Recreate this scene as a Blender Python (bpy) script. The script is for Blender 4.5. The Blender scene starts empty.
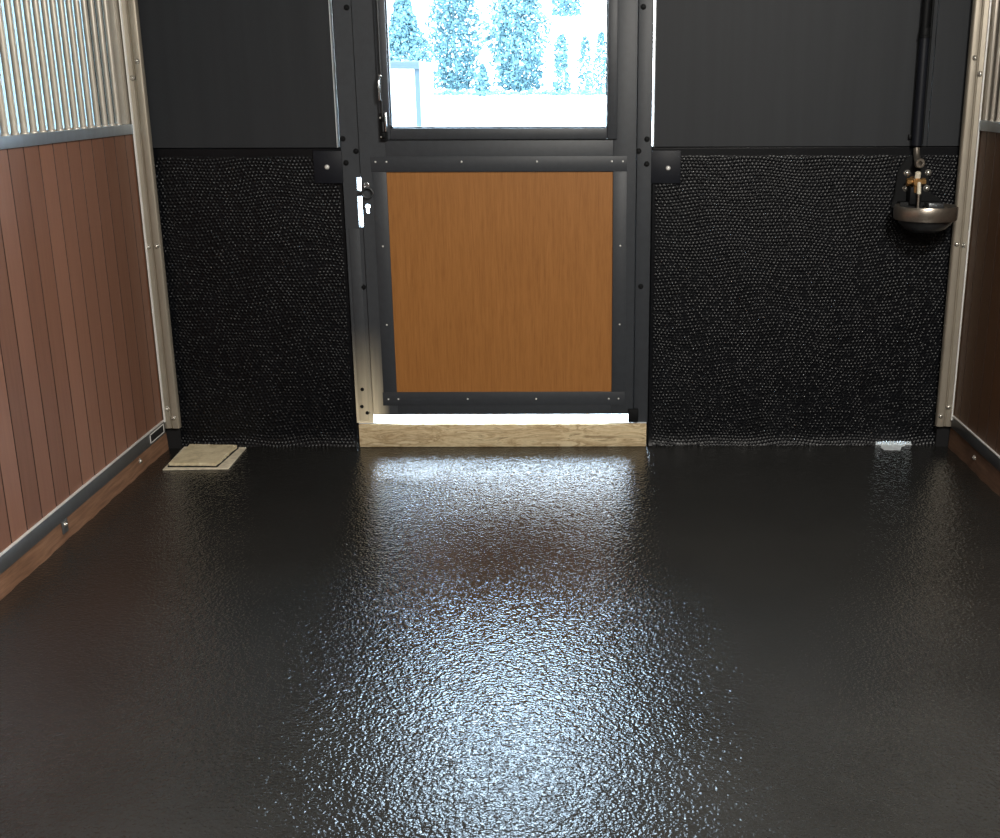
import bpy, bmesh, math, random
import numpy as np
from mathutils import Vector, Matrix
random.seed(7); np.random.seed(7)
S = bpy.context.scene
COL = S.collection
PI = math.pi

# ------------------------------------------------------------------ materials
class NT:
    def __init__(s, name):
        s.m = bpy.data.materials.new(name); s.m.use_nodes = True
        s.t = s.m.node_tree; s.n = s.t.nodes; s.l = s.t.links
        s.b = s.n['Principled BSDF']
        s.co = None
    def node(s, kind, **kw):
        x = s.n.new(kind)
        for k, v in kw.items():
            if k.startswith('_'): setattr(x, k[1:], v)
            else: x.inputs[k.replace('__', ' ')].default_value = v
        return x
    def coord(s, scale=(1, 1, 1), rot=(0, 0, 0)):
        if s.co is None: s.co = s.n.new('ShaderNodeTexCoord')
        mp = s.n.new('ShaderNodeMapping')
        mp.inputs['Scale'].default_value = scale; mp.inputs['Rotation'].default_value = rot
        s.l.new(s.co.outputs['Object'], mp.inputs['Vector'])
        return mp.outputs['Vector']
    def noise(s, scale, detail=3, vec=None, rough=.5, dist=0):
        x = s.node('ShaderNodeTexNoise', Scale=scale, Detail=detail, Roughness=rough, Distortion=dist)
        s.l.new(vec if vec is not None else s.coord(), x.inputs['Vector'])
        return x.outputs['Fac']
    def ramp(s, fac, stops):
        r = s.n.new('ShaderNodeValToRGB'); e = r.color_ramp.elements
        while len(e) < len(stops): e.new(.5)
        for el, (p, c) in zip(e, stops):
            el.position = p; el.color = (*c, 1) if len(c) == 3 else c
        s.l.new(fac, r.inputs['Fac']); return r.outputs['Color']
    def mix(s, fac, a, b, mode='MIX'):
        x = s.n.new('ShaderNodeMix'); x.data_type = 'RGBA'; x.blend_type = mode
        for sock, v in ((x.inputs[0], fac), (x.inputs[6], a), (x.inputs[7], b)):
            if hasattr(v, 'links'): s.l.new(v, sock)
            elif isinstance(v, (int, float)): sock.default_value = v
            else: sock.default_value = (*v, 1)
        return x.outputs[2]
    def math(s, op, a, b=0.0, clamp=False):
        x = s.n.new('ShaderNodeMath'); x.operation = op; x.use_clamp = clamp
        for i, v in enumerate((a, b)):
            if hasattr(v, 'links'): s.l.new(v, x.inputs[i])
            else: x.inputs[i].default_value = v
        return x.outputs[0]
    def xyz(s):
        x = s.n.new('ShaderNodeSeparateXYZ'); s.l.new(s.coord(), x.inputs[0]); return x.outputs
    def col(s, c):
        if hasattr(c, 'links'): s.l.new(c, s.b.inputs['Base Color'])
        else: s.b.inputs['Base Color'].default_value = (*c, 1)
    def set(s, **kw):
        for k, v in kw.items():
            sock = s.b.inputs[k.replace('__', ' ')]
            if hasattr(v, 'links'): s.l.new(v, sock)
            else: sock.default_value = v
    def bump(s, h, strength=.3, dist=.002):
        x = s.node('ShaderNodeBump', Strength=strength, Distance=dist)
        s.l.new(h, x.inputs['Height']); s.l.new(x.outputs['Normal'], s.b.inputs['Normal'])

def simple(name, c, rough=.5, metal=0.0, var=.12, nscale=30, bump=0.0, spec=.5):
    k = NT(name)
    n = k.noise(nscale, 4)
    k.col(k.ramp(n, [(.25, tuple(x*(1-var) for x in c)), (.75, tuple(min(1, x*(1+var)) for x in c))]))
    k.set(Roughness=rough, Metallic=metal)
    k.b.inputs['Specular IOR Level'].default_value = spec
    if bump: k.bump(n, bump, .001)
    return k.m

M = {}
# wet poured rubber floor
k = NT('wet_rubber_floor')
v = k.n.new('ShaderNodeTexVoronoi'); v.feature = 'SMOOTH_F1'; v.inputs['Scale'].default_value = 95; v.inputs['Smoothness'].default_value = .8
wn = k.noise(60, 2)
k.l.new(k.coord(), v.inputs['Vector'])
n1 = k.noise(120, 1, rough=.5); n2 = k.noise(2.2, 4)
h = k.math('ADD', k.math('MULTIPLY', v.outputs['Distance'], -.9), k.math('MULTIPLY', n1, 1.1))
h = k.math('ADD', h, k.math('MULTIPLY', wn, .5))
lamp_falloff = k.math('DIVIDE', k.math('ADD', k.xyz()[1], 2.6), 2.4, True)       # lamp falloff painted into the floor colour, paler toward the front
k.col(k.mix(lamp_falloff, k.ramp(n2, [(.3, (.0270, .0268, .0255)), (.7, (.0370, .0366, .0348))]), k.ramp(n2, [(.3, (.0125, .0124, .0113)), (.7, (.0165, .0163, .0150))])))
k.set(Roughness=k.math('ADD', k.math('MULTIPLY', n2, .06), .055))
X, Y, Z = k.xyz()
# window glare shaped by hand: reflectivity peaks mid-floor, weaker front and back
glare_level = k.ramp(k.math('DIVIDE', k.math('ADD', Y, 3.4), 3.4, True), [(.08, (.22,)*3), (.32, (.62,)*3), (.50, (1,)*3), (.62, (.55,)*3), (.85, (.52,)*3)])
k.l.new(glare_level, k.b.inputs['Specular IOR Level'])
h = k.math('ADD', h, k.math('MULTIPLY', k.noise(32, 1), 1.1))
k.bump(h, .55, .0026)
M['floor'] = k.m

M['dark_panel'] = None
k = NT('charcoal_cladding')
n = k.noise(3.0, 3, k.coord((9, 1, .4)))
k.col(k.ramp(n, [(.3, (.0165, .0188, .0225)), (.7, (.0205, .0232, .0275))]))
k.set(Roughness=.62); k.b.inputs['Specular IOR Level'].default_value = .4
k.bump(k.noise(600, 2), .08, .0005)
M['dark_panel'] = k.m

k = NT('black_pebbled_rubber')
n = k.noise(9, 3)
k.col(k.ramp(n, [(.3, (.0030, .0034, .0046)), (.7, (.0050, .0056, .0074))]))
k.set(Roughness=.34); k.b.inputs['Specular IOR Level'].default_value = .26
M['mat'] = k.m

M['plate'] = simple('black_powder_coat', (.0075, .009, .014), .5, 0, .1, 60, 0, .3)
M['black'] = simple('black_cast_plastic', (.0050, .0055, .0062), .6, 0, .1, 60, 0, .2)
M['recess'] = simple('dark_recess', (.006, .006, .007), .9, 0, .1, 30)

# painted steel of the door; second version turns beige toward the foot on the left
k = NT('anthracite_painted_steel')
n = k.noise(40, 3)
base = k.ramp(n, [(.3, (.034, .038, .045)), (.7, (.040, .0455, .053))])
k.col(base); k.set(Roughness=.48); k.bump(k.noise(500, 2), .06, .0004)
M['steel_paint'] = k.m
k = NT('anthracite_steel_paler_at_foot')
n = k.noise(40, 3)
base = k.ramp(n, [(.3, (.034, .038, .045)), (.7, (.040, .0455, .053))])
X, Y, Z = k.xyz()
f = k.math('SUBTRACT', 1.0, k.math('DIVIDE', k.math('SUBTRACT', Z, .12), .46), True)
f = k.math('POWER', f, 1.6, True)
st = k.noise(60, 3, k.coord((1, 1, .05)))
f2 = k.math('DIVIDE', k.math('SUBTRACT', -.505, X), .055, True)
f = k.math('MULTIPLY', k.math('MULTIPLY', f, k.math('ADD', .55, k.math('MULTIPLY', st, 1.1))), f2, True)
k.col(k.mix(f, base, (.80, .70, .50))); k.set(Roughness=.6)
M['steel_pale_foot'] = k.m

# orange-brown wood grain door panel
k = NT('honey_wood_door_panel')
g1 = k.noise(9, 6, k.coord((9, 9, .35)), .65, .2)
g2 = k.noise(60, 4, k.coord((4.5, 4.5, .22)), .6)
g = k.math('ADD', k.math('MULTIPLY', g1, .55), k.math('MULTIPLY', g2, .45))
k.col(k.ramp(g, [(.28, (.25, .094, .020)), (.5, (.355, .146, .035)), (.72, (.43, .185, .050))]))
k.set(Roughness=.42); k.bump(g2, .12, .0006)
M['wood_panel'] = k.m

# tongue and groove planks: tone changes from board to board
def planks(name, dark, light):
    k = NT(name)
    X, Y, Z = k.xyz()
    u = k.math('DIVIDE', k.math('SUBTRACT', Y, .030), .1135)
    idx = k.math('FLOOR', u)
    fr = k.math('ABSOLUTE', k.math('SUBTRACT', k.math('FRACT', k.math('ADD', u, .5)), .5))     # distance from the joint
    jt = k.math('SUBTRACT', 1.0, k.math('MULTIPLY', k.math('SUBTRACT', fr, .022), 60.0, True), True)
    wn_ = k.n.new('ShaderNodeTexWhiteNoise'); wn_.noise_dimensions = '1D'; k.l.new(idx, wn_.inputs['W'])
    g = k.noise(14, 5, k.coord((5, 5, .3)), .6, .1)
    c = k.ramp(k.math('ADD', k.math('MULTIPLY', wn_.outputs['Value'], .5), k.math('MULTIPLY', g, .5)),
               [(.15, dark), (.85, light)])
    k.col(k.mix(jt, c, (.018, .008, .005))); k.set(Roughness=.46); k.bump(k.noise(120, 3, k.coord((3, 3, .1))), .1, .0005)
    return k.m
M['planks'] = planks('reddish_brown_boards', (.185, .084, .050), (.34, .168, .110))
M['planks_right'] = planks('shaded_brown_boards', (.100, .045, .018), (.145, .068, .028))  # same boards darkened: weaker light on this side is put into the colour

def galv(name, c, rough=.42, metal=.55):
    k = NT(name)
    n = k.noise(35, 4, k.coord((1, 1, .35)))
    k.col(k.ramp(n, [(.3, tuple(x*.93 for x in c)), (.7, tuple(min(1, x*1.05) for x in c))]))
    k.set(Roughness=rough, Metallic=metal); k.bump(n, .1, .0006)
    return k.m
M['galv'] = galv('galvanised_post_steel', (.41, .365, .295))
M['bar'] = galv('galvanised_bar_steel', (.68, .62, .53), .34, .35)
M['rail'] = galv('brushed_rail_steel', (.46, .54, .62), .42, .6)
M['rail_dark'] = galv('dull_channel_steel', (.135, .14, .145), .45, .4)
M['lip'] = galv('bare_steel_edge', (.97, .96, .93), .3, .1)
M['bolt'] = simple('bright_zinc', (.78, .75, .68), .25, .8, .08, 50)
M['rivet'] = simple('white_rivet_head', (.85, .85, .82), .3, .2, .05, 50)
M['drain'] = simple('wet_white_plastic', (.86, .93, .98), .12, .1, .04, 50, .15)
M['chrome'] = simple('satin_chrome', (.72, .74, .76), .2, .9, .06, 40)
M['dark_metal'] = simple('dark_gunmetal', (.10, .105, .11), .32, .7, .1, 40)
M['stainless'] = simple('brushed_bowl_steel', (.44, .39, .33), .30, .9, .15, 40, .1)
M['brass'] = simple('aged_brass', (.62, .36, .14), .32, .85, .15, 60)
M['ivory'] = simple('ivory_nozzle', (.85, .78, .62), .35, 0, .06, 60)

k = NT('raw_kick_timber')
g = k.noise(12, 5, k.coord((3, .5, 6)), .6, .4)
k.col(k.ramp(g, [(.25, (.13, .062, .032)), (.55, (.26, .135, .075)), (.8, (.36, .205, .125))]))
k.set(Roughness=.75); k.bump(g, .35, .002)
M['timber'] = k.m
k = NT('raw_kick_timber_shaded')  # darker copy of the kick timber, right-hand shade painted into its colour
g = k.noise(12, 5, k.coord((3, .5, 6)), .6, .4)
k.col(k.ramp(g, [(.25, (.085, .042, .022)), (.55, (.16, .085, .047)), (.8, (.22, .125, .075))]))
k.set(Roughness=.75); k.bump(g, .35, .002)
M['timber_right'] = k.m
k = NT('sandy_sill_timber')
g = k.noise(3.2, 6, k.coord((1.6, 3, 9)), .6, 1.2)
g2 = k.noise(60, 4)
c = k.ramp(g, [(.34, (.34, .235, .12)), (.43, (.82, .68, .43)), (.52, (.62, .47, .27)), (.56, (.42, .29, .15)), (.60, (.80, .66, .42)), (.75, (.88, .76, .52))])
k.col(k.mix(.15, c, k.ramp(g2, [(.3, (.3, .22, .12)), (.7, (.65, .54, .36))])))
k.set(Roughness=.85); k.bump(g2, .4, .003)
M['sill'] = k.m
M['aluminium'] = simple('mill_aluminium', (.80, .83, .86), .35, .4, .05, 30)
k = NT('sandy_slab')
n = k.noise(22, 6, rough=.65)
k.col(k.ramp(n, [(.28, (.42, .345, .21)), (.5, (.68, .585, .385)), (.75, (.82, .73, .52))]))
k.set(Roughness=.9); k.bump(n, .5, .004)
M['slab'] = k.m
M['slab_edge'] = simple('sandy_frame', (.72, .65, .50), .8, 0, .25, 40, .3)

# window glass: thin pane, see-through with a Fresnel reflection
k = NT('window_glass')
tr = k.n.new('ShaderNodeBsdfTransparent'); tr.inputs[0].default_value = (.97, .99, 1, 1)
gl = k.n.new('ShaderNodeBsdfGlossy'); gl.inputs['Roughness'].default_value = .02
fr = k.n.new('ShaderNodeFresnel'); fr.inputs['IOR'].default_value = 1.3
mx = k.n.new('ShaderNodeMixShader')
k.l.new(fr.outputs[0], mx.inputs[0]); k.l.new(tr.outputs[0], mx.inputs[1]); k.l.new(gl.outputs[0], mx.inputs[2])
k.l.new(mx.outputs[0], k.n['Material Output'].inputs['Surface'])
M['glass'] = k.m

k = NT('frosted_glazing')
tl = k.n.new('ShaderNodeBsdfTranslucent'); tl.inputs[0].default_value = (.215, .245, .250, 1)
k.l.new(tl.outputs[0], k.n['Material Output'].inputs['Surface'])
M['frosted'] = k.m
M['yard'] = simple('pale_snowy_yard', (.86, .87, .87), .9, 0, .06, 3)
M['shed_white'] = simple('white_shed_board', (.85, .86, .86), .7, 0, .03, 10)
M['shed_trim'] = simple('slate_shed_trim', (.010, .021, .028), .6, 0, .1, 10)
k = NT('evergreen_foliage')
n = k.noise(5, 5, rough=.7)
k.col(k.ramp(n, [(.3, (.038, .078, .092)), (.7, (.078, .136, .150))])); k.set(Roughness=.8)
k.b.inputs['Specular IOR Level'].default_value = .1
M['leaf'] = k.m
M['trunk'] = simple('pale_grey_bark', (.11, .15, .16), .9, 0, .2, 8)
M['ceiling'] = simple('dark_barn_lining', (.10, .095, .09), .8, 0, .1, 2)

# ------------------------------------------------------------------ mesh helpers
def bx(bm, x0, x1, y0, y1, z0, z1, bev=0.0, seg=2):
    r = bmesh.ops.create_cube(bm, size=1.0)['verts']
    bmesh.ops.scale(bm, vec=(abs(x1-x0), abs(y1-y0), abs(z1-z0)), verts=r)
    bmesh.ops.translate(bm, vec=((x0+x1)/2, (y0+y1)/2, (z0+z1)/2), verts=r)
    if bev:
        es = list({e for v in r for e in v.link_edges})
        bmesh.ops.bevel(bm, geom=es, offset=bev, segments=seg, affect='EDGES', profile=.5)
def cyl(bm, p0, p1, r0, r1=None, seg=20, bev=0.0):
    p0, p1 = Vector(p0), Vector(p1); d = p1-p0
    r = bmesh.ops.create_cone(bm, cap_ends=True, segments=seg, radius1=r0, radius2=r0 if r1 is None else r1, depth=d.length)['verts']
    q = d.to_track_quat('Z', 'Y').to_matrix().to_4x4()
    bmesh.ops.transform(bm, matrix=Matrix.Translation((p0+p1)/2) @ q, verts=r)
    if bev:
        es = [e for e in {e for v in r for e in v.link_edges} if len(e.link_faces) == 2 and any(len(f.verts) > 4 for f in e.link_faces)]
        bmesh.ops.bevel(bm, geom=es, offset=bev, segments=2, affect='EDGES')
def lathe(bm, prof, loc, axis=(0, 0, 1), seg=40):
    """profile of (radius, height) turned about an axis through loc"""
    q = Vector(axis).to_track_quat('Z', 'Y'); loc = Vector(loc); rings = []
    for r, h in prof:
        if r < 1e-6: rings.append([bm.verts.new(loc + q @ Vector((0, 0, h)))])
        else: rings.append([bm.verts.new(loc + q @ Vector((r*math.cos(2*PI*i/seg), r*math.sin(2*PI*i/seg), h))) for i in range(seg)])
    for a, b in zip(rings, rings[1:]):
        for i in range(seg):
            j = (i+1) % seg
            vs = [a[0] if len(a) == 1 else a[i], a[0] if len(a) == 1 else a[j], b[0] if len(b) == 1 else b[j], b[0] if len(b) == 1 else b[i]]
            u = []
            for w in vs:
                if w not in u: u.append(w)
            if len(u) > 2: bm.faces.new(u)
    bmesh.ops.recalc_face_normals(bm, faces=bm.faces[:])
def tube(bm, pts, r, seg=12, closed=False):
    pts = [Vector(p) for p in pts]; n = len(pts); rings = []
    up = None
    for i, p in enumerate(pts):
        a = pts[(i-1) % n] if closed or i else p; b = pts[(i+1) % n] if closed or i < n-1 else p
        t = (b-a).normalized()
        if up is None: up = t.orthogonal().normalized()
        up = (up - t*up.dot(t)).normalized(); s = t.cross(up)
        rings.append([bm.verts.new(p + up*r*math.cos(2*PI*k/seg) + s*r*math.sin(2*PI*k/seg)) for k in range(seg)])
    for i in range(n if closed else n-1):
        a, b = rings[i], rings[(i+1) % n]
        for k in range(seg): bm.faces.new([a[k], a[(k+1) % seg], b[(k+1) % seg], b[k]])
    if not closed:
        bm.faces.new(rings[0]); bm.faces.new(rings[-1])
    bmesh.ops.recalc_face_normals(bm, faces=bm.faces[:])
def prism(bm, poly, y0, y1):
    """poly of (x, z) extruded along y"""
    a = [bm.verts.new((x, y0, z)) for x, z in poly]; b = [bm.verts.new((x, y1, z)) for x, z in poly]
    bm.faces.new(a); bm.faces.new(b[::-1])
    for i in range(len(a)):
        j = (i+1) % len(a); bm.faces.new([a[i], b[i], b[j], a[j]])
    bmesh.ops.recalc_face_normals(bm, faces=bm.faces[:])
def prism_z(bm, poly, z0, z1):
    a = [bm.verts.new((x, y, z0)) for x, y in poly]; b = [bm.verts.new((x, y, z1)) for x, y in poly]
    bm.faces.new(a); bm.faces.new(b[::-1])
    for i in range(len(a)):
        j = (i+1) % len(a); bm.faces.new([a[i], b[i], b[j], a[j]])
    bmesh.ops.recalc_face_normals(bm, faces=bm.faces[:])

def root_loc(o):
    while o.parent: o = o.parent
    return o.location.copy()
def obj(name, bm, mat, parent=None, smooth=True, origin=None):
    """one mesh object; vertices are given in world coordinates"""
    off = root_loc(parent) if parent else Vector(origin or (0, 0, 0))
    if isinstance(bm, bmesh.types.BMesh):
        bmesh.ops.translate(bm, vec=-off, verts=bm.verts[:])
        me = bpy.data.meshes.new(name); bm.to_mesh(me); bm.free()
    else: me = bm
    me.materials.append(mat)
    if smooth:
        for p in me.polygons: p.use_smooth = True
        me.set_sharp_from_angle(angle=math.radians(38))
    o = bpy.data.objects.new(name, me); COL.objects.link(o)
    if parent: o.parent = parent
    else: o.location = off
    return o
def tag(o, label=None, cat=None, group=None, kind=None):
    for kk, v in (('label', label), ('category', cat), ('group', group), ('kind', kind)):
        if v: o[kk] = v
    return o
def empty(name, loc, label=None, cat=None, group=None, kind=None):
    o = bpy.data.objects.new(name, None); o.empty_display_size = .1; COL.objects.link(o); o.location = loc
    return tag(o, label, cat, group, kind)
def dup(o, dloc, parent):
    c = o.copy(); COL.objects.link(c); c.parent = parent; c.location = o.location + Vector(dloc); return c
B = bmesh.new

# ------------------------------------------------------------------ setting
TOP = 3.1
bm = B(); bx(bm, -5.6, 5.4, -8.6, .058, -.15, 0)
tag(obj('floor', bm, M['floor'], smooth=False), 'dark grey wet rubber floor', None, None, 'structure')
bm = B(); bx(bm, -5.6, 5.4, -8.6, .06, TOP, TOP+.1)
tag(obj('ceiling', bm, M['ceiling'], smooth=False), kind='structure')
bm = B(); bx(bm, -5.7, -5.6, -8.6, .06, -.15, TOP+.1); tag(obj('wall_left', bm, M['ceiling'], smooth=False), kind='structure')
bm = B(); bx(bm, 5.4, 5.5, -8.6, .06, -.15, TOP+.1); tag(obj('wall_right', bm, M['ceiling'], smooth=False), kind='structure')
bm = B(); bx(bm, -5.7, 5.5, -8.7, -8.6, -.15, TOP+.1); tag(obj('wall_front', bm, M['ceiling'], smooth=False), kind='structure')

SPL = 1.333
FL, FR = -.995, .327            # door frame outer edges
wb = empty('wall_back', (0, 0, 0), kind='structure')
# backing sheet behind the mats (daylight slot near the right corner)
bm = B()
W0, W1 = .022, .056
bx(bm, -5.6, -.992, W0, W1, 0, SPL)
bx(bm, .324, 1.365, W0, W1, 0, SPL); bx(bm, 1.545, 5.4, W0, W1, 0, SPL); bx(bm, 1.380, 1.532, W0, W1, .012, SPL); bx(bm, 1.365, 1.380, W0, W1, 0, SPL); bx(bm, 1.532, 1.545, W0, W1, 0, SPL)
bx(bm, -5.6, -3.25, W0, W1, SPL, TOP); bx(bm, -3.25, -2.03, W0, W1, 2.75, TOP)
bx(bm, -1.013, .345, W0, W1, 2.42, TOP)
bx(bm, -3.25, -2.03, W0, W1, SPL-.02, SPL+.03)
obj('backing_sheet', bm, M['recess'], wb, smooth=False)
def clad(x0, x1, z0=SPL, z1=TOP):
    """lightly ribbed cladding panel with an aluminium-free folded edge"""
    bm = B(); n = max(2, int((x1-x0)/.012)); prev = None
    ys = []
    for i in range(n+1):
        x = x0+(x1-x0)*i/n
        t = ((x-x0) % .145)/.145
        ys.append((x, .004 - .0007*(.5-.5*math.cos(2*PI*t))))
    poly = [(x, y) for x, y in ys] + [(x1, W1), (x0, W1)]
    prism_z(bm, poly, z0, z1)
    return bm
obj('cladding_panel', clad(-2.03, -1.013), M['dark_panel'], wb)
obj('cladding_panel', clad(.335, 1.50), M['dark_panel'], wb)
obj('cladding_panel', clad(1.503, 2.6), M['dark_panel'], wb)
obj('cladding_panel', clad(2.6, 5.4), M['dark_panel'], wb)
# bright folded edges that line the slits beside the door frame
bm = B(); bx(bm, -1.0135, -1.0105, -.004, W1+.01, SPL, 2.5)
tag(obj('edge_strip', bm, M['aluminium'], wb, smooth=False), 'bright metal edge strip')
bm = B(); bx(bm, .3335, .3365, -.004, W1+.01, SPL, 2.5)
tag(obj('edge_strip', bm, M['aluminium'], wb, smooth=False), 'bright metal edge strip')

w2 = empty('window_2', (-2.64, .04, SPL+.03), kind='structure')
bm = B(); bx(bm, -3.25, -2.03, .034, .040, SPL+.03, 2.75)
obj('added_frosted_pane', bm, M['frosted'], w2, smooth=False)  # pane added to dim the daylight seen between the bars
# ------------------------------------------------------------------ pebbled rubber mats
def rubber_mat(x0, x1, z1, notch=None, step=.0026, seed=0):
    nx = int((x1-x0)/step); nz = int(z1/step)
    x = np.linspace(x0, x1, nx+1); z = np.linspace(0, z1, nz+1)
    X, Z = np.meshgrid(x, z)
    u = X + .007*np.sin(9*Z+3*X+seed) + .005*np.sin(23*Z-11*X+1+seed)
    w = Z + .007*np.sin(8*X+2*Z+seed) + .005*np.sin(19*X+13*Z+2+seed)
    p = .0160; q = p*math.sqrt(3)
    def d2(ou, ow):
        a = (u-ou+p/2) % p - p/2; b = (w-ow+q/2) % q - q/2
        return a*a+b*b, np.floor((u-ou+p/2)/p)*131+np.floor((w-ow+q/2)/q)*57
    A, ia = d2(0, 0); Bq, ib = d2(p/2, q/2)
    D = np.minimum(A, Bq); idx = np.where(A < Bq, ia, ib+17)
    rnd = (np.sin(idx*12.9898+seed)*43758.5453) % 1.0
    R = .0070
    hgt = .0030*(.35+1.1*rnd)*np.clip(1-D/(R*R), 0, 1)**.8
    edge = np.minimum(np.minimum(X-x0, x1-X), z1-.022-Z)
    hgt *= np.clip((edge-.012)/.006, 0, 1)
    flare = np.clip((.062-Z)/.062, 0, 1)**2*.014
    und = .0018*np.sin(5*X+seed)*np.sin(4.2*Z)
    Yv = -(hgt+flare+und)
    co = np.stack([X, Yv, Z], -1).reshape(-1, 3)
    I = np.arange((nx+1)*(nz+1)).reshape(nz+1, nx+1)
    F = np.stack([I[:-1, :-1], I[:-1, 1:], I[1:, 1:], I[1:, :-1]], -1)
    if notch:
        cx = (X[:-1, :-1]+X[1:, 1:])/2; cz = (Z[:-1, :-1]+Z[1:, 1:])/2
        sc = .004*np.abs(np.sin(cx*PI/p))
        keep = ~((cx > notch[0]) & (cx < notch[1]) & (cz < notch[2]-sc))
        F = F[keep]
    F = F.reshape(-1, 4)
    # back face
    n = len(co)
    bk = np.array([[x0, .02, 0], [x1, .02, 0], [x1, .02, z1], [x0, .02, z1]])
    rim = [list(I[-1, :]) + [n+2, n+3], [n+3] + [n] + list(I[:, 0]), list(I[::-1, -1]) + [n+1, n+2]]
    co = np.concatenate([co, bk])
    me = bpy.data.meshes.new('rubber_mat')
    me.from_pydata(co.tolist(), [], F.tolist() + [[int(i) for i in r] for r in rim])
    me.update()
    for pl in me.polygons: pl.use_smooth = True
    return me
def mat_thing(x0, x1, notch, label, seed):
    me = rubber_mat(x0, x1, SPL-.004, notch, seed=seed)
    me.materials.append(M['mat'])
    o = bpy.data.objects.new('rubber_wall_mat', me); COL.objects.link(o)
    tag(o, label, 'wall mat', 'pebbled rubber mats lining the back wall')
mat_thing(-1.90, -1.0, None, 'black pebbled rubber wall mat between the door and the drain cover corner', 0.0)
mat_thing(.332, 1.76, (1.372, 1.540, .019), 'black pebbled rubber wall mat behind the metal water bowl', 3.0)

t = empty('drain_strip', (1.456, -.03, 0), 'small shiny white drain strip on the floor, tucked under the mat below the water bowl', 'drain')
bm = B()
bx(bm, 1.374, 1.539, -.012, .015, 0, .003)
for i in range(13):
    x = 1.380+.0127*i; bx(bm, x-.0042, x+.0042, -.006, .012, .003, .017, .001)
obj('toothed_grate', bm, M['drain'], t)
bm = B()
g = [[bm.verts.new((1.388+.012*i + .004*math.sin(j*2.1), -.018-.019*j + .004*math.sin(i*1.7), .0035+.002*math.sin(i*1.3+j)*math.cos(j*1.9))) for i in range(11 - j)] for j in range(5)]
for a, b in zip(g, g[1:]):
    for i in range(len(b)-1): bm.faces.new([a[i], a[i+1], b[i+1], b[i]])
    bm.faces.new([a[-2], a[-1], b[-1]])
bmesh.ops.recalc_face_normals(bm, faces=bm.faces[:])
r_ = bmesh.ops.extrude_face_region(bm, geom=bm.faces[:]); bmesh.ops.translate(bm, vec=(0, 0, -.002), verts=[v for v in r_['geom'] if isinstance(v, bmesh.types.BMVert)])
obj('glint_sheet', bm, M['drain'], t)  # bright sheet added in place of a short reflection on the floor

def corner_plate(x0, x1, z0, z1, bxx, bz, label):
    t = empty('corner_plate', ((x0+x1)/2, -.004, z0), label, 'plate', 'dark square plates bolted beside the door')
    bm = B(); bx(bm, x0, x1, -.012, -.0045, z0, z1, .003)
    obj('plate', bm, M['plate'], t)
    bm = B(); lathe(bm, [(0, .009), (.005, .0085), (.0085, .006), (.0105, .001), (.0105, 0)], (bxx, -.012, bz), (0, -1, 0), 20)
    tag(obj('bolt', bm, M['rivet'], t), 'white domed bolt head')
corner_plate(-1.117, -.990, 1.183, 1.320, -1.060, 1.252, 'dark square plate with white bolt, on the door handle side of the door')
corner_plate(.322, .452, 1.180, 1.318, .398, 1.244, 'dark square plate with white bolt, on the water bowl side of the door')

# ------------------------------------------------------------------ door
d = empty('door_1', (-.335, 0, 0), kind='structure')
FY0, FY1 = -.012, .056
bm = B()       # fixed frame: left jamb with the strike cut-out, right jamb, head
JL = -.919; JR = .264
def jamb(bm, x0, x1, z0, z1): bx(bm, x0, x1, FY0, FY1, z0, z1)
jamb(bm, FL, JL, .112, .996); jamb(bm, FL, JL-.018, .996, 1.209); jamb(bm, FL, JL, 1.209, 2.42)
fl = obj('jamb', bm, M['steel_pale_foot'], d, smooth=False)
bm = B(); bx(bm, JR, FR, FY0, FY1, .112, 2.42, .002); obj('jamb', bm, M['steel_paint'], d)
bm = B(); bx(bm, JR-.014, JR+.004, .026, .058, .112, 2.3); obj('door_stop', bm, M['black'], d, smooth=False)
bm = B(); bx(bm, JL-.004, JL+.014, .026, .058, .165, .985); bx(bm, JL-.004, JL+.014, .026, .058, 1.22, 2.3); obj('door_stop', bm, M['black'], d, smooth=False)
bm = B(); bx(bm, FL-.0142, FL+.01, .045, .060, SPL, 2.42); obj('slit_light_stop', bm, M['black'], d, smooth=False)  # hidden strip added to block direct daylight in the left slit
bm = B(); bx(bm, JL, JR, FY0, FY1, 2.32, 2.42); obj('head', bm, M['steel_paint'], d)
bm = B(); bx(bm, FL+.014, JL-.016, FY0-.0035, FY0, .125, .99, .001); obj('face_strip', bm, M['steel_pale_foot'], d)
LY0, LY1 = -.020, .022
ZB, ZT = .152, 2.315
leaf = None
def box_obj(name, mat, *a, bev=.002, par=d, label=None):
    bm = B(); bx(bm, *a, bev); o = obj(name, bm, mat, par)
    if label: o['label'] = label
    return o
# left stile with its lock hole cut through (daylight shows in it)
bm = B()
KX, KZ = -.893, 1.086
# stile built as columns around a keyhole shaped opening
x0, x1 = JL+.003, -.806
hole = []
for i in range(15):
    a = math.radians(-50 + 280*i/14); hole.append((KX+.0105*math.cos(a), KZ+.0105*math.sin(a)))
hole += [(KX-.0062, KZ-.026), (KX-.003, KZ-.029), (KX+.003, KZ-.029), (KX+.0062, KZ-.026)]
oz0, oz1 = KZ-.06, KZ+.05
bx(bm, x0, x1, LY0, LY1, ZB, oz0); bx(bm, x0, x1, LY0, LY1, oz1, ZT)
def ring_face(bm, y, flip):
    outer = [(x0, oz0), (x1, oz0), (x1, oz1), (x0, oz1)]
    ov = [bm.verts.new((x, y, z)) for x, z in outer]; hv = [bm.verts.new((x, y, z)) for x, z in hole]
    es = [bm.edges.new((ov[i], ov[(i+1) % 4])) for i in range(4)] + [bm.edges.new((hv[i], hv[(i+1) % len(hv)])) for i in range(len(hv))]
    bmesh.ops.triangle_fill(bm, edges=es, use_beauty=True)
    return ov, hv
a_o, a_h = ring_face(bm, LY0, False); b_o, b_h = ring_face(bm, LY0+.006, True)
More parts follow.
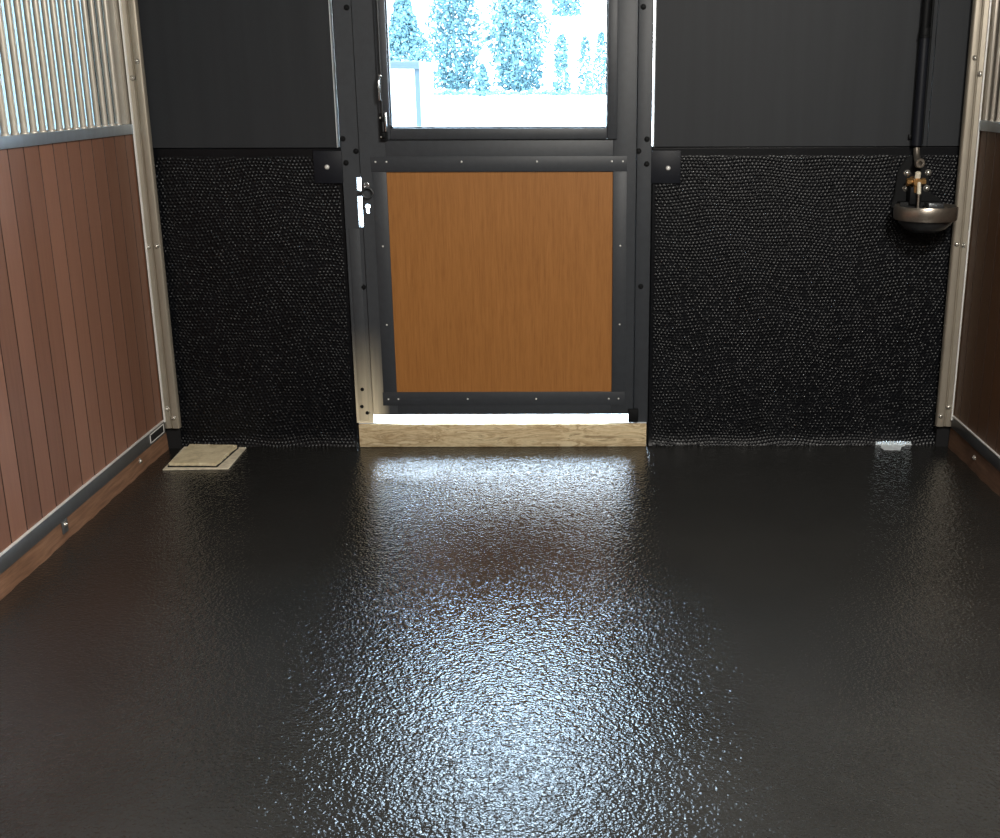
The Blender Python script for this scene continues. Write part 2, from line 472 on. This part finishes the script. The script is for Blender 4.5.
for A_, B_ in ((a_o, b_o), (a_h, b_h)):
    for i in range(len(A_)):
        j = (i+1) % len(A_); bm.faces.new([A_[i], A_[j], B_[j], B_[i]])
bmesh.ops.recalc_face_normals(bm, faces=bm.faces[:])
obj('stile', bm, M['steel_pale_foot'], d, smooth=False)
box_obj('stile', M['steel_paint'], .163, JR-.003, LY0, LY1, ZB, ZT)
box_obj('bottom_rail', M['steel_paint'], -.806, .163, LY0, LY0+.012, ZB, .2575)
box_obj('middle_rail', M['steel_paint'], -.806, .163, LY0, LY1, 1.2315, 1.366)
box_obj('top_rail', M['steel_paint'], -.806, .163, LY0, LY1, 2.02, ZT)
# raised flat cover strips around the wooden panel
box_obj('cover_strip', M['steel_paint'], -.870, .222, LY0-.0018, LY0, 1.2315, 1.296, bev=.001)
box_obj('cover_strip', M['steel_paint'], -.870, .222, LY0-.0018, LY0, .196, .2575, bev=.001)
box_obj('cover_strip', M['steel_paint'], .163, .222, LY0-.0018, LY0, .2575, 1.2315, bev=.001)
box_obj('cover_strip', M['steel_paint'], -.866, -.806, LY0-.0018, LY0, .2575, 1.2315, bev=.001)
bm = B(); bx(bm, -.809, .166, LY0+.006, LY1, .254, 1.235)
obj('wooden_panel', bm, M['wood_panel'], d, smooth=False)
# rivets
bm = B(); lathe(bm, [(0, .003), (.0025, .0026), (.0042, .001), (.0042, 0)], (0, 0, 0), (0, -1, 0), 12)
rme = bpy.data.meshes.new('rivet'); bm.to_mesh(rme); bm.free(); rme.materials.append(M['rivet'])
def small(name, me, x, y, z, par=d):
    o = bpy.data.objects.new(name, me); COL.objects.link(o); o.parent = par; o.location = Vector((x, y, z)) - root_loc(par); return o
RY = LY0-.0018
for x in (-.850, -.803, -.483, -.162, .157, .204): small('rivet', rme, x, RY, 1.274)
for x in (-.845, -.800, -.487, -.178, .150, .194): small('rivet', rme, x, RY, .226)
for z in (.915, .567): small('rivet', rme, -.836, RY, z); small('rivet', rme, .196, RY, z)
# black bolts on the frame
bm = B(); lathe(bm, [(0, .008), (.006, .0075), (.0085, .004), (.0085, .002), (.012, .0018), (.012, 0)], (0, 0, 0), (0, -1, 0), 14)
bme = bpy.data.meshes.new('black_bolt'); bm.to_mesh(bme); bm.free(); bme.materials.append(M['black'])
for x, z in ((-.938, 1.895), (.283, 1.895), (-.932, 1.318), (.271, 1.316), (-.932, .735), (.288, .735), (-.985, 1.37), (.306, 1.365), (-.977, 1.27), (.306, 1.262), (-.962, .27), (-.945, .16), (-.968, .19)):
    small('frame_bolt', bme, x, FY0, z)
# strike, latch bolt, ring pull, foot block
box_obj('latch_bolt', M['dark_metal'], JL-.022, JL+.012, -.008, .02, 1.128, 1.152, bev=.003)
bm = B()
tube(bm, [(-.889+.023*math.cos(2*PI*i/28), -.036, 1.145+.021*math.sin(2*PI*i/28)) for i in range(28)], .0042, 10, True)
rg = obj('ring_pull', bm, M['dark_metal'], d)
bm = B(); tube(bm, [(-.892+.011*math.cos(2*PI*i/20), -.030, 1.176+.011*math.sin(2*PI*i/20)) for i in range(20)], .004, 10, True)
cyl(bm, (-.892, LY0, 1.176), (-.892, -.028, 1.176), .012, .010, 20)
obj('eye', bm, M['chrome'], rg)
bm = B(); bx(bm, JR-.026, JR+.02, -.032, -.012, .118, .178, .003); obj('foot_block', bm, M['black'], d)
# window
wf = None
bm = B()
w0, w1, z0, z1 = -.825, .179, 1.366, 2.03
for a in ((w0, w0+.047, z0, z1), (w1-.043, w1, z0, z1), (w0+.047, w1-.043, z0, z0+.047), (w0+.047, w1-.043, z1-.047, z1)):
    bx(bm, a[0], a[1], -.034, .022, a[2], a[3], .004)
wf = obj('window_frame', bm, M['steel_paint'], d)
bm = B(); g0, g1, h0, h1 = w0+.040, w1-.036, z0+.040, z1-.04
for a in ((g0, g0+.012, h0, h1), (g1-.012, g1, h0, h1), (g0+.012, g1-.012, h0, h0+.012), (g0+.012, g1-.012, h1-.012, h1)):
    bx(bm, a[0], a[1], -.024, .012, a[2], a[3], .002)
obj('glazing_bead', bm, M['black'], wf)
bm = B(); bx(bm, g0+.002, g1-.002, -.002, .002, h0, h1)
obj('pane', bm, M['glass'], wf, smooth=False)
# rod bolt on the left of the window
rod = None
bm = B(); cyl(bm, (-.806, -.046, 1.40), (-.806, -.046, 2.02), .0045, seg=10)
rod = obj('bolt_rod', bm, M['dark_metal'], d)
bm = B(); tube(bm, [(-.806, -.048, 1.622), (-.812, -.058, 1.615), (-.813, -.062, 1.60), (-.812, -.062, 1.535), (-.812, -.060, 1.528)], .006, 10)
lathe(bm, [(0, .006), (.006, .004), (.0075, 0), (.006, -.004), (0, -.006)], (-.808, -.052, 1.624), (0, -1, 0), 14)
tag(obj('lever', bm, M['chrome'], rod), 'shiny chrome lever')
bm = B(); bx(bm, -.822, -.790, -.040, -.034, 1.362, 1.475, .002)
bx(bm, -.812, -.800, -.056, -.034, 1.375, 1.395, .002); bx(bm, -.812, -.800, -.056, -.034, 1.44, 1.46, .002)
obj('keeper', bm, M['black'], rod)
for z in (1.378, 1.456): 
    o = small('screw', rme, -.817, -.0405, z, rod)
bm = B(); bx(bm, -.797, -.789, -.056, -.040, 1.40, 1.478, .002); tag(obj('keeper_edge', bm, M['chrome'], rod), 'chrome edge of keeper')

# sill block under the door
s = empty('door_sill', (-.33, 0, 0), 'sandy timber sill under the door with a bright daylit top', 'sill')
bm = B(); n = 60
front = []
for i in range(n+1):
    x = -.986 + 1.308*i/n; front.append(x)
bx(bm, -.986, .322, -.028, .03, 0, .108, .004)
obj('sill_block', bm, M['sill'], s)
bm = B(); bx(bm, -.986, .322, -.020, .034, .1085, .1125, .001)
tag(obj('sill_plate', bm, M['aluminium'], s), 'bright metal top plate')
tag(s, kind=None)

# ------------------------------------------------------------------ posts
def bolt_mesh(name, m, r=.0085):
    bm = B(); lathe(bm, [(0, .009), (r*.55, .0085), (r*.95, .005), (r, .0015), (r*1.35, .0012), (r*1.35, 0)], (0, 0, 0), (0, 0, 1), 18)
    me = bpy.data.meshes.new(name); bm.to_mesh(me); bm.free(); me.materials.append(m)
    for p in me.polygons: p.use_smooth = True
    return me
zb = bolt_mesh('bolt', M['bolt'])
def post(sx, xin, xpl, spots, label):
    """folded channel post in the back corner; xin = inner edge, xpl = edge that holds the boards"""
    xb = xpl + (.075 if sx > 0 else -.075)
    t = empty('steel_post', ((xin+xb)/2, -.04, .10), label, 'post', 'galvanised corner posts beside the back wall')
    bm = B()
    s = 1 if xpl > xin else -1
    # rounded front channel, groove, then the flange that grips the boards
    prof = [(xin, -.036), (xin, -.052), (xin+s*.003, -.058), (xin+s*.008, -.061), (xin+s*.030, -.061), (xin+s*.034, -.057), (xin+s*.036, -.054),
            (xin+s*.040, -.054), (xin+s*.042, -.058), (xin+s*.052, -.060), (abs(xpl-xin)*s+xin-s*.004, -.062), (xpl, -.060),
            (xb, -.060), (xb, -.036)]
    prism_z(bm, prof, .102, 2.75)
    obj('channel', bm, M['galv'], t)
    bm = B(); bx(bm, xpl-s*.004, xpl+s*.002, -.074, -.060, .135, 2.75, .001)
    tag(obj('flange', bm, M['lip'], t), 'thin bright flange edge')
    bm = B(); bx(bm, xin+s*.012, xb-s*.006, -.036, -.036+.014, .0, 2.6); obj('back_spacer', bm, M['recess'], t, smooth=False)
    for (x, z) in spots:
        o = bpy.data.objects.new('bolt', zb); COL.objects.link(o); o.parent = t
        o.location = Vector((x, -.0605, z)) - t.location; o.rotation_euler = (PI/2, 0, 0)
post(-1, -1.787, -1.849, ((-1.806, 1.686), (-1.832, 1.619), (-1.843, .920), (-1.804, .924), (-1.835, .193), (-1.810, .151)),
     'galvanised corner post nearest the drain cover')
post(1, 1.629, 1.692, ((1.651, 1.690), (1.678, 1.627), (1.645, .924), (1.678, .920), (1.643, .152), (1.675, .194)),
     'galvanised corner post just right of the water bowl')

# ------------------------------------------------------------------ plank partitions with bars
def partition(xf, s, zr0, zr1, zl, zc, m, label, y_first):
    """xf: face of the boards toward the stall, s: +1 when the stall lies toward +x"""
    Y1, Y0 = -.064, -3.75
    t = empty('stall_partition', (xf - s*.02, Y1, 0), label, 'partition', 'board and bar stall partitions')
    # boards with V grooves
    P = .1135; bm = B(); prof = []
    y = Y1
    k0 = 0
    edges = [-.034 - P*i for i in range(1, 34)]
    pts = [(xf, Y1)]
    for e in edges:
        if e < Y0+.01: break
        pts += [(xf, e+.0032), (xf-s*.006, e+.0012), (xf-s*.006, e-.0012), (xf, e-.0032)]
    pts += [(xf, Y0), (xf-s*.034, Y0), (xf-s*.034, Y1)]
    prism_z(bm, pts, zl-.01, zr0+.005)
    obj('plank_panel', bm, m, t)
    # top rail: channel with a folded lower lip
    bm = B(); bx(bm, xf-s*.038, xf+s*.010, Y0, Y1, zr0, zr1, .003)
    obj('top_rail', bm, M['rail'], t)
    # bottom rail with bright top lip
    bm = B(); bx(bm, xf-s*.038, xf+s*.007, Y0, Y1, zc, zl-.004, .002)
    br = obj('bottom_rail', bm, M['rail_dark'], t)
    bm = B(); bx(bm, xf-s*.002, xf+s*.0085, Y0, Y1, zl-.0035, zl+.0025, .001)
    tag(obj('rail_lip', bm, M['lip'], br), 'thin bright edge along the bottom rail')
    if s > 0:
        bm = B()
        for z in (zc+.012, zl-.012): bx(bm, xf+s*.0065, xf+s*.0095, -.255, -.085, z-.002, z+.002)
        bx(bm, xf+s*.0065, xf+s*.0095, -.089, -.085, zc+.012, zl-.012); bx(bm, xf+s*.0065, xf+s*.0095, -.255, -.251, zc+.012, zl-.012)
        obj('slot_rim', bm, M['lip'], br, smooth=False)
        bm = B(); bx(bm, xf+s*.0065, xf+s*.0078, -.251, -.089, zc+.014, zl-.014); obj('slot', bm, M['recess'], br, smooth=False)
    # end flat bar and upper rail, then each bar
    xc = xf - s*.014
    bm = B(); bx(bm, xc-.014, xc+.014, -.108, Y1, zr1, 2.32, .002); obj('end_bar', bm, M['bar'], t)
    bm = B(); bx(bm, xf-s*.038, xf+s*.010, Y0, Y1, 2.32, 2.37, .003); obj('upper_rail', bm, M['rail'], t)
    bm = B(); cyl(bm, (xc, y_first, zr1-.001), (xc, y_first, 2.322), .0116, seg=18)
    lathe(bm, [(.0150, 0), (.0150, .002), (.0130, .006), (.0112, .008)], (xc, y_first, zr1), (0, 0, 1), 18)
    b0 = obj('bar', bm, M['bar'], t)
    k = 1
    while y_first - .0697*k > Y0+.03:
        dup(b0, (0, -.0697*k, 0), t); k += 1
    return t
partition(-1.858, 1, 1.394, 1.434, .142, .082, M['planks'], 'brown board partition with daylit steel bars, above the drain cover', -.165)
partition(1.700, -1, 1.400, 1.441, .155, .100, M['planks_right'], 'shade-darkened brown board partition with steel bars, beside the water bowl', -.165)

def kick(xf, s, ztop, bolts, m, label):
    t = empty('kick_board', (xf - s*.02, -.05, 0), label, 'board', 'timber kick boards under the partitions')
    bm = B(); n = 90
    lo, hi = [], []
    rows = []
    for i in range(n+1):
        y = -.045 - 3.7*i/n
        w = .0035*math.sin(i*1.9)+.003*math.sin(i*.63+1)
        z = -.004
        ring = [(xf-s*.045, z), (xf+s*(.004+w*.6), z), (xf+s*(.003+w*.4), ztop*.5), (xf+s*.001, ztop), (xf-s*.045, ztop)]
        rows.append([bm.verts.new((x, y, max(zz, .0))) for x, zz in ring])
    for a, b in zip(rows, rows[1:]):
        for i in range(5):
            j = (i+1) % 5; bm.faces.new([a[i], a[j], b[j], b[i]])
    bm.faces.new(rows[0]); bm.faces.new(rows[-1])
    bmesh.ops.recalc_face_normals(bm, faces=bm.faces[:])
    obj('timber', bm, m, t)
    for (y, z, tab) in bolts:
        if tab:
            bm = B(); bx(bm, xf+s*.004, xf+s*.009, y-.022, y+.022, z-.032, ztop+.004, .002); obj('tab', bm, M['rail_dark'], t)
        o = bpy.data.objects.new('bolt', zb); COL.objects.link(o); o.parent = t
        o.location = Vector((xf+s*(.008 if tab else .004), y, z)) - t.location; o.rotation_euler = (0, s*PI/2, 0)
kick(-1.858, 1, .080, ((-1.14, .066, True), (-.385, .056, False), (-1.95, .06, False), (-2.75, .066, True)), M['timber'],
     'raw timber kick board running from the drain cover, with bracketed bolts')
kick(1.700, -1, .098, ((-.385, .062, False), (-1.2, .06, True)), M['timber_right'], 'shade-darkened raw timber kick board below the water bowl side partition')

# ------------------------------------------------------------------ drain cover
t = empty('drain_cover', (-1.64, -.19, 0), 'square sandy slab cover lying on the floor in the corner', 'cover')
O = [(-1.775, -.350), (-1.496, -.338), (-1.500, -.040), (-1.788, -.028)]
bm = B(); prism_z(bm, O, .0, .006); bmesh.ops.bevel(bm, geom=bm.edges[:], offset=.0015, segments=1, affect='EDGES')
obj('frame', bm, M['slab_edge'], t)
I = [(-1.758, -.315), (-1.553, -.318), (-1.535, -.062), (-1.752, -.046)]
def wobble(P, n=14, a=.003):
    out = []
    for i in range(4):
        p, q = Vector(P[i]), Vector(P[(i+1) % 4])
        for j in range(n):
            f = j/n; w = p.lerp(q, f); nrm = Vector((q.y-p.y, p.x-q.x)).normalized()
            w = w + nrm*random.uniform(-a, a); out.append((w.x, w.y))
    return out
bm = B(); prism_z(bm, wobble(I), .010, .024)
obj('lid', bm, M['slab'], t, smooth=False)
bm = B(); prism_z(bm, [(-1.763, -.322), (-1.548, -.325), (-1.530, -.055), (-1.757, -.040)], .006, .0102)
obj('seat', bm, M['recess'], t, smooth=False)

# ------------------------------------------------------------------ water bowl
cx, cy = 1.474, -.146
t = empty('water_bowl', (cx, -.01, .98), 'round metal horse water bowl with brass valve, mounted on the black mat', 'water bowl')
bm = B()
lathe(bm, [(0.0180, .985), (0.0540, .988), (0.0855, 1.002), (0.1080, 1.026), (0.1179, 1.046), (0.1152, 1.046), (0.1044, 1.030), (0.0828, 1.008), (0.0522, .995), (0, .992)], (cx, cy, 0), seg=56)
obj('bowl', bm, M['dark_metal'], t)
bm = B()
lathe(bm, [(0.1152, 1.042), (0.1269, 1.040), (0.1300, 1.046), (0.1314, 1.070), (0.1309, 1.090), (0.1278, 1.098), (0.1224, 1.098), (0.1179, 1.090), (0.1152, 1.060), (0.1152, 1.042)], (cx, cy, 0), seg=64)
obj('rim', bm, M['stainless'], t)
bm = B()
lathe(bm, [(0, 1.094), (0.0054, 1.092), (0.0072, 1.086), (0.0054, 1.08)], (cx+.036, cy-.106, 0), seg=14)
obj('drain_plug', bm, M['bolt'], t)
vx = 1.444
bm = B()   # cast back plate, tapering to the top
poly = [(vx-.085, 1.075), (vx+.130, 1.075), (vx+.125, 1.115), (vx+.075, 1.140), (vx+.066, 1.225), (vx+.045, 1.258), (vx+.030, 1.285), (vx+.010, 1.297), (vx-.014, 1.297), (vx-.034, 1.285), (vx-.050, 1.258), (vx-.066, 1.225), (vx-.072, 1.130)]
prism(bm, poly, -.024, -.006); bmesh.ops.bevel(bm, geom=bm.edges[:], offset=.003, segments=2, affect='EDGES')
obj('back_plate', bm, M['black'], t)
bm = B(); bx(bm, cx-.09, cx+.09, -.07, -.02, 1.045, 1.105, .006); obj('bracket', bm, M['black'], t)
bm = B(); bx(bm, vx+.035, vx+.100, -.165, -.10, 1.062, 1.108, .004); obj('float_box', bm, M['dark_metal'], t)
for x, z in ((-.046, 1.222), (.044, 1.224), (-.047, 1.158), (.042, 1.158)):
    o = bpy.data.objects.new('bolt', zb); COL.objects.link(o); o.parent = t
    o.scale = (1.25, 1.25, 1.25); o.location = Vector((vx+x+.020, -.024, z)) - t.location; o.rotation_euler = (PI/2, 0, 0)
bm = B()   # inlet elbow
tube(bm, [(vx+.004, -.03, 1.325), (vx+.004, -.04, 1.30), (vx+.004, -.05, 1.285), (vx+.004, -.062, 1.275), (vx+.004, -.085, 1.270)], .014, 14)
lathe(bm, [(.009, .018), (.018, .018), (.0215, .012), (.0215, 0), (.016, -.004)], (vx+.006, -.080, 1.268), (0, -1, 0), 24)
obj('inlet_elbow', bm, M['stainless'], t)
bm = B()   # valve body
cyl(bm, (vx, -.024, 1.190), (vx, -.105, 1.190), .020, .017, 20, .002)
cyl(bm, (vx-.040, -.075, 1.190), (vx+.040, -.075, 1.190), .011, seg=16, bev=.002)
for sx in (-1, 1): cyl(bm, (vx+sx*.022, -.075, 1.190), (vx+sx*.040, -.075, 1.190), .0155, seg=6, bev=.002)
cyl(bm, (vx, -.085, 1.190), (vx, -.085, 1.145), .012, .010, 16, .002)
vb = obj('valve', bm, M['brass'], t)
bm = B(); cyl(bm, (vx, -.090, 1.204), (vx, -.098, 1.232), .0125, .0115, 20, .003); tag(obj('cap', bm, M['ivory'], vb), 'ivory cap')
bm = B(); cyl(bm, (vx+.004, -.108, 1.192), (vx+.006, -.112, 1.140), .0075, .009, 16, .003); tag(obj('nozzle', bm, M['ivory'], vb), 'ivory nozzle')
bm = B(); bx(bm, vx-.024, vx+.026, -.088, -.028, 1.095, 1.170, .004); obj('valve_housing', bm, M['black'], vb)
bm = B(); cyl(bm, (vx+.005, -.112, 1.150), (vx+.005, -.118, 1.065), .0055, seg=12); obj('stem', bm, M['stainless'], vb)
bm = B(); bx(bm, vx-.02, vx+.03, -.150, -.09, 1.040, 1.050, .003); obj('paddle', bm, M['dark_metal'], vb)

# ------------------------------------------------------------------ water pipe
px = 1.446
t = empty('water_pipe', (px, -.035, SPL), 'black water pipe with coupling running down the wall above the water bowl', 'pipe')
bm = B(); cyl(bm, (px-.004, -.034, 1.79), (px, -.034, 2.95), .0165, seg=24); obj('upper_pipe', bm, M['black'], t)
bm = B(); cyl(bm, (px, -.034, SPL+.003), (px-.002, -.034, 1.775), .0215, .0205, 24, .002); obj('sleeve', bm, M['plate'], t)
bm = B(); lathe(bm, [(.016, .03), (.0195, .028), (.0215, .02), (.0215, 0), (.024, -.002), (.024, -.010), (.020, -.012)], (px-.002, -.034, 1.780), seg=24); obj('coupling', bm, M['black'], t)
bm = B(); cyl(bm, (px+.026, -.018, SPL+.003), (px+.029, -.018, 2.95), .0055, seg=10); obj('cable', bm, M['black'], t)
bm = B(); bx(bm, px-.03, px+.032, -.012, -.001, 1.362, 1.382, .002); obj('pipe_clip', bm, M['black'], t)

# ------------------------------------------------------------------ outside
def ground_z(y): return .030*max(0, min(y, 41)-1.0) - .004
bm = B()
ys = [.058, 1, 4, 10, 20, 40, 70]; rows = []
for y in ys:
    rows.append([bm.verts.new((x, y, ground_z(y) if y < 41 else ground_z(41))) for x in (-60, -30, -10, 0, 10, 30, 60)])
for a, b in zip(rows, rows[1:]):
    for i in range(6): bm.faces.new([a[i], a[i+1], b[i+1], b[i]])
tag(obj('ground', bm, M['yard']), kind='structure')

def foliage(rng, prof, H, n, size, lumps=6):
    """leaf clumps scattered in a lumpy profile of (height fraction, radius)"""
    V, F = [], []
    hs = [p[0] for p in prof]; rs = [p[1] for p in prof]
    lob = [(rng.uniform(0, 2*PI), rng.uniform(.1, .9), rng.uniform(.5, 1.0)) for _ in range(lumps)]
    for _ in range(n):
        f = rng.uniform(hs[0], hs[-1]); r = np.interp(f, hs, rs)
        a = rng.uniform(0, 2*PI)
        r *= .84+.20*math.sin(a*3+f*17)*math.sin(f*31+a)
        rr = r*math.sqrt(rng.uniform(.05, 1))
        c = Vector((rr*math.cos(a), rr*math.sin(a), f*H))
        s = size*rng.uniform(.5, 1.3)
        nrm = Vector((rng.gauss(0, 1), rng.gauss(0, 1), rng.gauss(0, .7))).normalized()
        u = nrm.orthogonal().normalized(); w = nrm.cross(u)
        th = rng.uniform(0, PI); u, w = u*math.cos(th)+w*math.sin(th), w*math.cos(th)-u*math.sin(th)
        i = len(V); V += [c+u*s, c+w*s*.45, c-u*s, c-w*s*.45]; F.append((i, i+1, i+2, i+3))
    return V, F
def tree(x, y, H, prof, n, size, trunk_r, label, seed, name='tree', group='trees across the yard'):
    rng = random.Random(seed); z = ground_z(y)
    t = empty(name, (x, y, z), label, 'tree' if name == 'tree' else 'shrub', group)
    V, F = foliage(rng, prof, H, int(n*1.7), size)
    me = bpy.data.meshes.new('foliage'); me.from_pydata([v[:] for v in V], [], F); me.materials.append(M['leaf'])
    o = bpy.data.objects.new('foliage', me); COL.objects.link(o); o.parent = t
    bm = B(); pts = []
    for i in range(7):
        f = i/6; pts.append((x + .05*math.sin(f*5+seed), y, z + H*.92*f))
    tube(bm, pts, trunk_r, 8)
    for v in bm.verts:
        f = (v.co.z-z)/H; cxx = x + .05*math.sin(f/.92*5+seed)
        v.co.x = cxx+(v.co.x-cxx)*(1-.75*f); v.co.y = y+(v.co.y-y)*(1-.75*f)
    obj('trunk', bm, M['trunk'], t)
    return t
con = [(.02, .75), (.15, .85), (.35, .72), (.6, .5), (.8, .28), (1, .05)]
wide = [(.02, .62), (.12, .85), (.3, 1.0), (.5, .95), (.65, .8), (.85, .55), (1, .15)]
YT = 40
tree(-6.35, YT, 3.75, [(f, r*1.6) for f, r in con], 5400, .085, .07, 'pale bluish evergreen behind the white shed', 1)
tree(-4.85, YT+4, 5.7, [(f, r*1.38) for f, r in wide], 7800, .085, .09, 'broad bluish tree, second from the shed across the yard', 2)
tree(-2.15, YT+.5, 5.4, [(f, r*1.42) for f, r in wide], 8400, .085, .09, 'broadest bluish tree, in the middle of the window view', 3)
tree(-.33, YT+5, 6.0, [(.50, .75), (.56, .8), (.7, .7), (1, .1)], 2250, .09, .04, 'tall tree with its crown cut off by the top of the window', 4)
tree(-.47, YT-1.9, 2.1, [(.02, .42), (.3, .48), (.6, .34), (.85, .3), (1, .08)], 910, .075, .035, 'slim young tree below the high crown, across the yard', 5)
tree(.39, YT-1.4, 2.05, [(.02, .36), (.3, .40), (.6, .36), (1, .1)], 546, .075, .03, 'thin sparse young tree, second from the right window edge', 6)
tree(.98, YT, 2.2, [(.02, .40), (.3, .46), (.6, .40), (1, .1)], 624, .075, .03, 'thin sparse young tree at the right window edge', 7)
tree(-3.30, YT-2.0, 1.10, [(.02, .36), (.4, .36), (.7, .2), (1, .04)], 420, .09, .02, 'small conical shrub between the two broad trees', 8, 'shrub', None)
# low brush along the foot of the trees
rng = random.Random(20); V, F = [], []
for _ in range(2600):
    xx = rng.uniform(-7.4, 1.8); h = .17*abs(math.sin(xx*5.3)*math.sin(xx*2.1+1))+.04
    c = Vector((xx, YT-3.0+rng.uniform(-.3, .3), ground_z(YT)+rng.uniform(0, h)))
    u = Vector((rng.gauss(0, 1), rng.gauss(0, 1), rng.gauss(0, 1))).normalized()*.06; w = u.orthogonal()*.5
    i = len(V); V += [c+u, c+w, c-u, c-w]; F.append((i, i+1, i+2, i+3))
me = bpy.data.meshes.new('undergrowth'); me.from_pydata([v[:] for v in V], [], F); me.materials.append(M['leaf'])
o = bpy.data.objects.new('undergrowth', me); COL.objects.link(o)
tag(o, 'low brush along the foot of the trees', 'undergrowth', None, 'stuff')

# white shed close to the window
YS = 6.0; gz = ground_z(YS)
t = empty('garden_shed', (-2.3, YS, gz-.01), 'white shed with slate edged roof, seen through the left of the door window', 'shed')
bm = B(); bx(bm, -3.2, -1.47, YS, YS+1.4, gz-.02, 1.715); obj('wall_board', bm, M['shed_white'], t, smooth=False)
bm = B(); bx(bm, -3.25, -1.42, YS-.05, YS+1.45, 1.715, 1.785, .006); obj('roof', bm, M['shed_trim'], t)
bm = B(); bx(bm, -1.472, -1.425, YS-.012, YS+.05, gz-.02, 1.715); obj('corner_post', bm, M['shed_trim'], t, smooth=False)

# ------------------------------------------------------------------ light
w = bpy.data.worlds.new('overcast_sky'); S.world = w; w.use_nodes = True
nt = w.node_tree; bg = nt.nodes['Background']
tc = nt.nodes.new('ShaderNodeTexCoord'); sp = nt.nodes.new('ShaderNodeSeparateXYZ'); rp = nt.nodes.new('ShaderNodeValToRGB')
nt.links.new(tc.outputs['Generated'], sp.inputs[0]); nt.links.new(sp.outputs['Z'], rp.inputs['Fac'])
rp.color_ramp.elements[0].color = (.92, .97, 1, 1); rp.color_ramp.elements[1].color = (1.35, 1.80, 2.25, 1); rp.color_ramp.elements[1].position = .65
nt.links.new(rp.outputs['Color'], bg.inputs['Color']); bg.inputs['Strength'].default_value = 16.0

def area(name, loc, target, sx, sy, power, color):
    L = bpy.data.lights.new(name, 'AREA'); L.shape = 'RECTANGLE'; L.size = sx; L.size_y = sy; L.energy = power; L.color = color
    o = bpy.data.objects.new(name, L); COL.objects.link(o); o.location = loc
    o.rotation_euler = (Vector(target)-Vector(loc)).to_track_quat('-Z', 'Y').to_euler()
    return o
area('aisle_ceiling_lamp', (.2, -5.2, 3.0), (0, -3.3, 0), 2.2, .35, 78, (1, .95, .87))
area('stall_ceiling_lamp', (1.25, -3.6, 3.05), (-.5, -2.4, .2), .7, .25, 150, (1, .955, .88))

# ------------------------------------------------------------------ camera
cam = bpy.data.cameras.new('camera'); co = bpy.data.objects.new('camera', cam); COL.objects.link(co)
cam.sensor_fit = 'HORIZONTAL'; cam.sensor_width = 36; cam.lens = 41.375
cam.shift_x = -.0756; cam.clip_end = 300; cam.clip_start = .05
co.matrix_world = Matrix.Translation((0, -5.028, 1.6)) @ Matrix.Rotation(PI/2-.2855, 4, 'X') @ Matrix.Rotation(-.0024, 4, 'Z')
S.camera = co
S.view_settings.view_transform = 'Standard'; S.view_settings.look = 'None'
S.view_settings.exposure = 0; S.view_settings.gamma = 1
S.cycles.use_denoising = True
